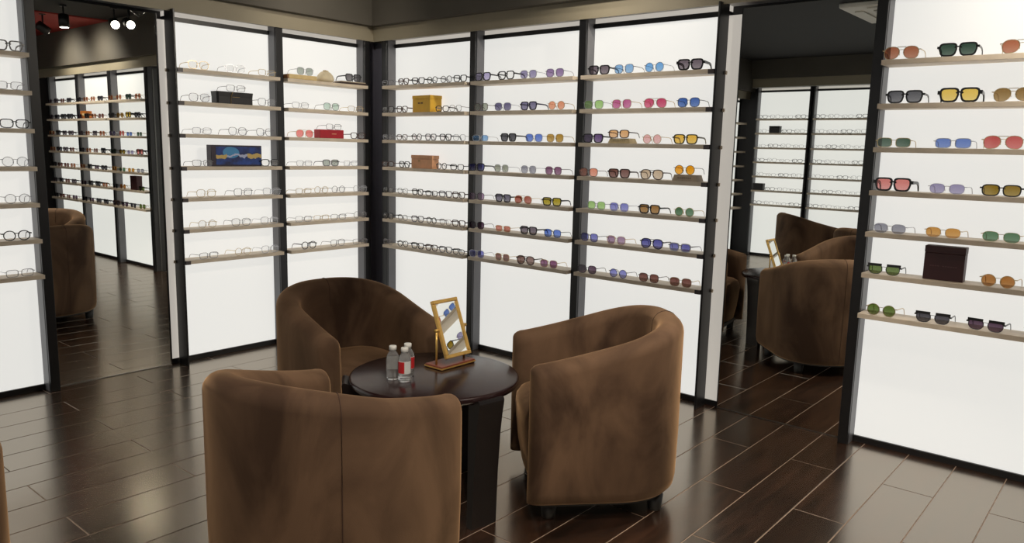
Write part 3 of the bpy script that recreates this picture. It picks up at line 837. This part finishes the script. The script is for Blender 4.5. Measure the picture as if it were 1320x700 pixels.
# reflected bays beyond the right edge of the photo
def filler(t0, t1, n, seed, kinds):
    r_ = random.Random(seed)
    rows = []
    for j in range(7):
        rows.append([(t0 + (t1 - t0) * (i + 0.5) / n,) + r_.choice(kinds) for i in range(n)])
    return rows
DARK = [('way', 'smoke', 'black'), ('way', 'dgrey', 'black'), ('sq', 'browng', 'tort'), ('wayT', 'grey', 'black'), ('avi', 'brown', 'gold'), ('sq', 'plum', 'black')]
GLASSES['E'] = filler(4.45, 5.22, 4, 3, DARK)
GLASSES['F'] = filler(5.31, 6.08, 4, 4, DARK)
for j, c in enumerate([('avi', 'brown', 'gold'), ('way', 'grey', 'black'), ('sq', 'slate', 'silver'), ('way', 'green', 'black'), ('avi', 'amber', 'gold'), ('club', 'dgrey', 'black'), ('way', 'smoke', 'tort')]):
    GLASSES['D'][j].append((4.285,) + c)
BAYN['E'] = 'middle bay reflected in left mirror'
BAYN['F'] = 'leftmost bay reflected in left mirror'
for key, rows in GLASSES.items():
    wall = 'R' if key in 'ABCDEF' else 'L'
    f = wall_map(wall)
    for j, row in enumerate(rows):
        items = sorted(row, key=lambda q: q[0] if wall == 'R' else -q[0])
        for i, it in enumerate(items):
            t, st, ln, frm = it[:4]
            dz = it[4] if len(it) > 4 else 0.0
            x, y = f(t, 0.121)
            kind = 'sunglasses' if ln != 'clear' else 'glasses'
            look = ('%s %s' % (LNAME[ln], SNAME[st])) if ln != 'clear' else ('%s %s clear' % (FNAME[frm], SNAME[st]))
            label = '%s %s, %s on %s shelf, %s' % (look, kind, ORD[i], ROWN[j], BAYN[key])
            sc = 1.06 if key == 'D' else (0.86 if key == 'A' else 1.0)
            yaw = rng.uniform(-0.09, 0.09) if dz == 0 else 0.0
            glasses(st, ln, frm, label, (x, y, HS[j] + dz + 0.0005), ROT[wall] + yaw, 'glasses on the lit wall shelves', sc)

# opposite wall: tiny in the right mirror, one mesh each
def joined(st):
    fr, ls, ts, low = style_meshes(st)
    m = MB()
    for me in [fr] + ts:
        m.add([(v.co.x, v.co.y, v.co.z + low) for v in me.vertices], [tuple(p.vertices) for p in me.polygons])
    return m.mesh('eyeglasses', fmat('gun'))
opp = [joined(s) for s in ('rectF', 'sq', 'rect')]
for b in range(2):
    for j in range(7):
        for i in range(4):
            if b == 0 and (j, i) in ((1, 1), (5, 0)): continue
            s = 0.25 + 0.755 * b + 0.68 * (i + 0.5) / 4
            x, y = wall_map('O')(s, 0.115)
            o = link('eyeglasses', opp[(i + j) % 3], None, (x, y, OPP[j] + 0.0005), ROT['O'])
            tag(o, 'thin clear glasses, %s from left on %s shelf, %s opposite bay in right mirror' % (ORD[i], ROWN[j], ('left', 'right')[b]), 'glasses', 'glasses on the %s shelf of the %s opposite bay' % (ROWN[j], ('left', 'right')[b]))

# ------------------------------------------------------------------ cases and boxes on the shelves
def wthing(name, label, cat, wall, s, d, z, yaw=0.0):
    x, y = wall_map(wall)(s, d)
    return thing(name, label, cat, (x, y, z), ROT[wall] + yaw)
# local frame: x across the wall to the right, -y out into the room
E_ = 0.0006
r = wthing('gift_box', 'mustard yellow box on second shelf in bay right of the corner', 'box', 'R', 0.628, 0.07, HS[1] + E_, -0.10)
M_YEL = mat('mustard_card', (240, 188, 48), 0.55, noise=0.08, scale=12)
part('box_body', MB().bbox(-0.098, 0.098, -0.05, 0.05, 0, 0.088, b=0.002), M_YEL, r)
part('box_lid', MB().bbox(-0.100, 0.100, -0.052, 0.052, 0.0885, 0.112, b=0.002), M_YEL, r)
mk = mat('brown_print', (110, 70, 24), 0.6, noise=0.1)
part('printed_mark', MB().box(-0.036, -0.014, -0.0506, -0.0502, 0.056, 0.066).box(-0.006, 0.018, -0.0506, -0.0502, 0.056, 0.066), mk, r)
r = wthing('gift_box', 'tan leather box on fourth shelf in bay right of the corner', 'box', 'R', 0.627, 0.085, HS[3] + E_, 0.0)
M_TAN = mat('tan_leather', (230, 172, 130), 0.6, noise=0.12, scale=18)
part('box_body', MB().bbox(-0.104, 0.104, -0.032, 0.032, 0, 0.066, b=0.002), M_TAN, r)
part('box_lid', MB().bbox(-0.106, 0.106, -0.034, 0.034, 0.0665, 0.090, b=0.002), M_TAN, r)
part('emblem', MB().box(-0.036, -0.014, -0.0326, -0.0322, 0.046, 0.056), mat('gold_print', (176, 140, 84), 0.5, noise=0.1), r)
r = wthing('glasses_case', 'black folded glasses case with gold piping under a pair of glasses', 'case', 'L', 1.212, 0.075, HS[1] + E_)
M_CASE = mat('black_leather', (30, 27, 30), 0.45, noise=0.15, scale=30, bump=0.1)
V = [(-0.120, -0.035), (-0.110, -0.046), (0.12, -0.04), (0.12, 0.035), (-0.112, 0.035), (-0.122, 0.02)]
part('case_body', MB().add([(a, b, 0) for a, b in V] + [(a * 1.0, b, 0.040) for a, b in V] + [(a * 1.03, b * 1.06, 0.072) for a, b in V],
     [tuple(reversed(range(6))), tuple(range(12, 18))] + [(l * 6 + i, l * 6 + (i + 1) % 6, l * 6 + 6 + (i + 1) % 6, l * 6 + 6 + i) for l in range(2) for i in range(6)]), M_CASE, r)
part('gold_piping', MB().tube([(-0.030, -0.0455, 0.001), (-0.030, -0.0455, 0.042), (-0.018, -0.0485, 0.072)], 0.0022, 6), mat('gold_thread', (168, 140, 76), 0.5, noise=0.1), r)
part('clasp_line', MB().box(-0.02, 0.03, -0.0455, -0.044, 0.040, 0.0425), mat('gold_thread', (168, 140, 76)), r)
# landscape print box
m = bpy.data.materials.new('night_landscape_print'); m.use_nodes = True
nt = m.node_tree; b_ = nt.nodes['Principled BSDF']; b_.inputs['Roughness'].default_value = 0.35
tc = nt.nodes.new('ShaderNodeTexCoord'); sx = nt.nodes.new('ShaderNodeSeparateXYZ'); nt.links.new(tc.outputs['Object'], sx.inputs[0])
nz = nt.nodes.new('ShaderNodeTexNoise'); nz.inputs['Scale'].default_value = 18; nz.inputs['Detail'].default_value = 4; nt.links.new(tc.outputs['Object'], nz.inputs['Vector'])
ramp = nt.nodes.new('ShaderNodeValToRGB'); cr = ramp.color_ramp
cr.elements[0].color = (*lin((26, 26, 60)), 1); cr.elements[0].position = 0.3
cr.elements[1].color = (*lin((40, 84, 176)), 1); cr.elements[1].position = 0.72
nt.links.new(nz.outputs['Fac'], ramp.inputs[0])
def math_(op, a, b=None):
    n = nt.nodes.new('ShaderNodeMath'); n.operation = op
    for i, q in enumerate((a, b)):
        if q is None: continue
        if isinstance(q, (int, float)): n.inputs[i].default_value = q
        else: nt.links.new(q, n.inputs[i])
    return n.outputs[0]
def mixc(fac, c1, c2):
    n = nt.nodes.new('ShaderNodeMix'); n.data_type = 'RGBA'
    nt.links.new(fac, n.inputs['Factor']); nt.links.new(c1, n.inputs['A']); n.inputs['B'].default_value = (*lin(c2), 1)
    return n.outputs['Result']
X_, Z_ = sx.outputs[0], sx.outputs[2]
wob = math_('MULTIPLY', math_('SUBTRACT', nz.outputs['Fac'], 0.5), 0.07)
dome = math_('ADD', math_('POWER', math_('MULTIPLY', math_('ADD', X_, 0.042), 16.0), 2), math_('POWER', math_('MULTIPLY', math_('SUBTRACT', Z_, 0.085), 26.0), 2))
c1 = mixc(math_('LESS_THAN', math_('ADD', dome, math_('MULTIPLY', wob, 8.0)), 0.8), ramp.outputs[0], (74, 150, 206))
band = math_('ABSOLUTE', math_('ADD', math_('SUBTRACT', Z_, 0.062), wob))
edge = math_('GREATER_THAN', math_('ABSOLUTE', X_), 0.07)
c2 = mixc(math_('MULTIPLY', math_('LESS_THAN', band, 0.011), edge), c1, (214, 186, 110))
inner = math_('MULTIPLY', math_('LESS_THAN', band, 0.006), math_('SUBTRACT', 1.0, edge))
c3 = mixc(inner, c2, (188, 196, 226))
nt.links.new(c3, b_.inputs['Base Color'])
MATS['night_landscape_print'] = m
r = wthing('picture_box', 'dark box printed with a blue and gold night landscape, fourth shelf', 'box', 'L', 1.207, 0.085, HS[3] + E_)
part('box_body', MB().bbox(-0.173, 0.173, -0.025, 0.03, 0, 0.130, b=0.002), mat('aubergine_card', (52, 42, 58), 0.5, noise=0.1), r)
part('printed_front', MB().box(-0.142, 0.168, -0.0262, -0.0252, 0.010, 0.120), m, r)
# red box
r = wthing('gift_box', 'red box on third shelf in bay left of the corner', 'box', 'L', 0.487, 0.08, HS[2] + E_)
M_REDB = mat('red_leather', (188, 24, 44), 0.5, noise=0.08, scale=20)
part('box_body', MB().bbox(-0.100, 0.100, -0.04, 0.03, 0, 0.058, b=0.003), M_REDB, r)
part('printed_mark', MB().box(-0.002, 0.036, -0.0408, -0.0402, 0.027, 0.032), mat('pale_gold_print', (226, 170, 130), 0.5, noise=0.05), r)
# gold tray, rosette case and dark tray on the top shelf left of the corner
r = wthing('display_tray', 'pale gold wooden tray under grey green sunglasses, left of corner', 'tray', 'L', 0.715, 0.075, HS[0] + E_)
M_TRAY = mat('pale_gold_wood', (222, 196, 140), 0.5, noise=0.1, scale=20)
part('tray_body', MB().bbox(-0.112, 0.108, -0.05, 0.045, 0, 0.029, b=0.003), M_TRAY, r)
part('tray_end', MB().bbox(-0.122, -0.1125, -0.045, 0.04, 0.0, 0.026, b=0.003), mat('brown_wood_end', (150, 104, 62), 0.5, noise=0.15), r)
r = wthing('rosette_case', 'cream flower shaped case on top shelf left of the dark corner', 'case', 'L', 0.505, 0.075, HS[0] + E_)
M_CREAM = mat('cream_satin', (232, 218, 186), 0.45, noise=0.1, scale=25)
part('case_body', MB().lathe([(0.03, 0.0), (0.056, 0.006), (0.060, 0.022), (0.052, 0.046), (0.036, 0.064), (0.016, 0.074), (0.006, 0.075)], 20), M_CREAM, r)
pm = MB()
sp = []
for i in range(60):
    a = i * 0.36; q = i / 59.0
    rr = 0.006 + 0.050 * q
    zz = 0.0765 - 0.052 * q ** 1.6
    sp.append((rr * math.cos(a), rr * math.sin(a), zz + 0.002))
part('petal_fold', pm.tube(sp, 0.0045, 6), mat('beige_satin', (196, 172, 128), 0.45, noise=0.1, scale=25), r)
r = wthing('display_tray', 'dark tray under black sunglasses on top shelf beside dark corner', 'tray', 'L', 0.292, 0.075, HS[0] + E_)
part('tray_body', MB().bbox(-0.118, 0.112, -0.05, 0.045, 0, 0.012, b=0.002), mat('dark_tray', (58, 40, 34), 0.4, noise=0.1), r)
part('tray_inlay', MB().bbox(-0.11, 0.104, -0.045, 0.04, 0.0125, 0.019, b=0.002), mat('cream_inlay', (206, 190, 164), 0.5, noise=0.05), r)
# maroon box
r = wthing('gift_box', 'dark maroon square box on sixth shelf right of the right mirror', 'box', 'R', 3.888, 0.07, HS[5] + E_, 0.02)
M_MAR = mat('maroon_card', (66, 32, 36), 0.5, noise=0.08, scale=15)
part('box_body', MB().bbox(-0.078, 0.078, -0.03, 0.03, 0, 0.118, b=0.002), M_MAR, r)
part('box_lid', MB().bbox(-0.079, 0.079, -0.031, 0.031, 0.1185, 0.148, b=0.002), M_MAR, r)
pr = MB()
for i in range(11):
    if i == 4: continue
    pr.box(-0.054 + i * 0.0098, -0.047 + i * 0.0098, -0.0308, -0.0303, 0.060, 0.064)
part('printed_line', pr, mat('faint_maroon_print', (96, 62, 66), 0.5, noise=0.05), r)
# riser blocks under two pairs in the third bay
def riser(label, s, row, w, h, c, name):
    r = wthing('riser_block', label, 'display block', 'R', s, 0.085, HS[row] + E_)
    q = 0.86
    V = [(-w, -0.035, 0), (w, -0.035, 0), (w, 0.04, 0), (-w, 0.04, 0), (-w * q, -0.030, h), (w * q, -0.030, h), (w * q, 0.035, h), (-w * q, 0.035, h)]
    part('block_body', MB().add(V, [(0, 3, 2, 1), (4, 5, 6, 7), (0, 1, 5, 4), (1, 2, 6, 5), (2, 3, 7, 6), (3, 0, 4, 7)]), mat(name, c, 0.6, noise=0.12, scale=30), r)
    pr = MB()
    for i in range(7):
        pr.box(-w * 0.55 + i * w * 0.16, -w * 0.45 + i * w * 0.16, -0.0352, -0.0340, h * 0.4, h * 0.62)
    part('printed_mark', pr, mat(name + '_print', tuple(int(v * 0.8) for v in c), 0.6, noise=0.05), r)
riser('sand coloured riser block under peach sunglasses, third shelf', 2.223, 2, 0.073, 0.0268, (214, 194, 150), 'sand_block')
riser('taupe riser block under round orange sunglasses, fourth shelf', 2.638, 3, 0.073, 0.0328, (196, 178, 156), 'taupe_block')
# two dark cases on the opposite wall
for s, j, lab in ((0.505, 1, 'small black case on second shelf of opposite wall, reflected in right mirror'), (0.335, 5, 'small black case on sixth shelf of opposite wall, reflected in right mirror')):
    r = wthing('glasses_case', lab, 'case', 'O', s, 0.075, OPP[j] + E_)
    part('case_body', MB().bbox(-0.07, 0.07, -0.04, 0.04, 0, 0.07, b=0.004), M_CASE, r)
    part('case_lid', MB().bbox(-0.071, 0.071, -0.041, 0.041, 0.0705, 0.09, b=0.004), M_CASE, r)
# boxes reflected in the left mirror
r = wthing('gift_box', 'orange brown box reflected on second shelf in the left mirror', 'box', 'R', 5.06, 0.075, HS[1] + E_)
r.location.z += 0.046
part('box_body', MB().bbox(-0.085, 0.085, -0.03, 0.03, 0, 0.085, b=0.002), mat('orange_card', (190, 112, 44), 0.5, noise=0.1), r)
part('emblem', MB().box(-0.03, 0.03, -0.0308, -0.0302, 0.03, 0.06), mat('cream_print', (226, 206, 160), 0.5, noise=0.05), r)
r.location.z = HS[1] + E_

# ------------------------------------------------------------------ ceiling fittings
m_glow = emit('lamp_face', (255, 244, 224), 14.0)
m_can = mat('black_lamp_can', (12, 12, 13), 0.5, noise=0.1)
def spotlight(label, pos, aim, power, angle=60, blend=0.6):
    pos = Vector(pos); aim = Vector(aim)
    r = thing('ceiling_spotlight', label, 'spotlight', pos, group='black ceiling spotlights')
    d = (aim - pos).normalized()
    q = d.to_track_quat('-Z', 'Y').to_euler()
    st = part('stem', MB().tube([(0, 0, 0.02), (0, 0, CEIL_Z - pos.z - 0.001)], 0.008, 8), m_can, r)
    part('ceiling_plate', MB().lathe([(0.03, CEIL_Z - pos.z - 0.018), (0.03, CEIL_Z - pos.z - 0.001)], 16, smooth=False), m_can, st)
    c = part('can', MB().lathe([(0.040, -0.055), (0.045, -0.055), (0.045, 0.06), (0.03, 0.066), (0.012, 0.066)], 24), m_can, r)
    c.rotation_euler = q
    part('lamp_face', MB().lathe([(0.037, -0.0575), (0.037, -0.0556)], 20, smooth=False), m_glow, c)
    ld = bpy.data.lights.new('spot_beam', 'SPOT')
    ld.energy = power; ld.color = (1.0, 0.9, 0.76); ld.spot_size = math.radians(angle); ld.spot_blend = blend; ld.shadow_soft_size = 0.03
    lo = bpy.data.objects.new('spot_beam', ld); COL.objects.link(lo); lo.parent = r
    lo.location = d * 0.07; lo.rotation_euler = q
    return r
P_ = SPOT_POWER
spotlight('black ceiling can lamp pointing straight down, seen in left mirror', (-0.816, -3.545, 2.45), (-0.816, -3.5, 0), P_)
spotlight('black ceiling spotlight with lit face, left of the pair in left mirror', (-0.479, -3.256, 2.45), (-1.35, -0.2, 1.4), P_ * 0.8)
spotlight('black ceiling spotlight with lit face, right of the pair in left mirror', (-0.40, -3.134, 2.45), (-0.75, -0.2, 1.5), P_ * 0.8)
spotlight('black ceiling spotlight washing the right wall above the third bay', (-0.75, -2.2, 2.45), (-0.05, -2.2, 2.0), P_ * 0.2, 115, 1.0)
spotlight('black ceiling spotlight washing the left fascia near the dark corner', (-1.0, -0.85, 2.45), (-0.45, -0.05, 2.1), P_ * 0.14, 110, 1.0)
spotlight('black ceiling spotlight washing the right wall beside the right mirror', (-0.75, -4.25, 2.45), (-0.05, -4.3, 2.0), P_ * 0.5, 110, 1.0)
spotlight('black ceiling spotlight washing the right wall near the back wall', (-0.75, -5.1, 2.45), (-0.05, -5.1, 2.0), P_ * 0.5, 110, 1.0)
spotlight('added fill spotlight above the round table', (-2.3, -3.6, 2.45), (-2.1, -2.9, 0), P_ * 1.1, 80)  # lamp added for fill over the table and chairs
spotlight('black ceiling spotlight above the left part of the floor', (-3.9, -2.9, 2.45), (-2.95, -2.25, 0), P_ * 0.5, 50)
spotlight('added fill spotlight above the camera side of the floor', (-3.3, -4.2, 2.45), (-2.6, -3.3, 0.2), P_ * 1.2, 80)  # added lamp giving fill from the camera side, no known fixture
spotlight('added fill spotlight above the far left seating group', (-4.8, -3.7, 2.45), (-4.6, -3.0, 0), P_, 80)  # fill lamp added over the far left, not a known fixture
spotlight('added fill spotlight above the right side of the floor', (-1.6, -4.6, 2.45), (-1.4, -4.0, 0), P_, 80)  # extra lamp put in as general fill on the right

ac = thing('ceiling_air_conditioner', 'white square ceiling air conditioner, reflected at the top of right mirror', 'air conditioner', (-3.4, -2.8, CEIL_Z))
part('housing', MB().bbox(-0.45, 0.45, -0.45, 0.45, -0.04, -0.0005, b=0.01), M_PLASTIC, ac)
part('grille', MB().bbox(-0.24, 0.24, -0.24, 0.24, -0.052, -0.0405, b=0.004), mat('ac_grille', (180, 178, 170), 0.5, noise=0.05), ac)
for a in range(4):
    o = part('louvre', MB().bbox(-0.25, 0.25, -0.385, -0.315, -0.050, -0.041, b=0.003), M_PLASTIC, ac)
    o.rotation_euler = (0, 0, a * math.pi / 2)
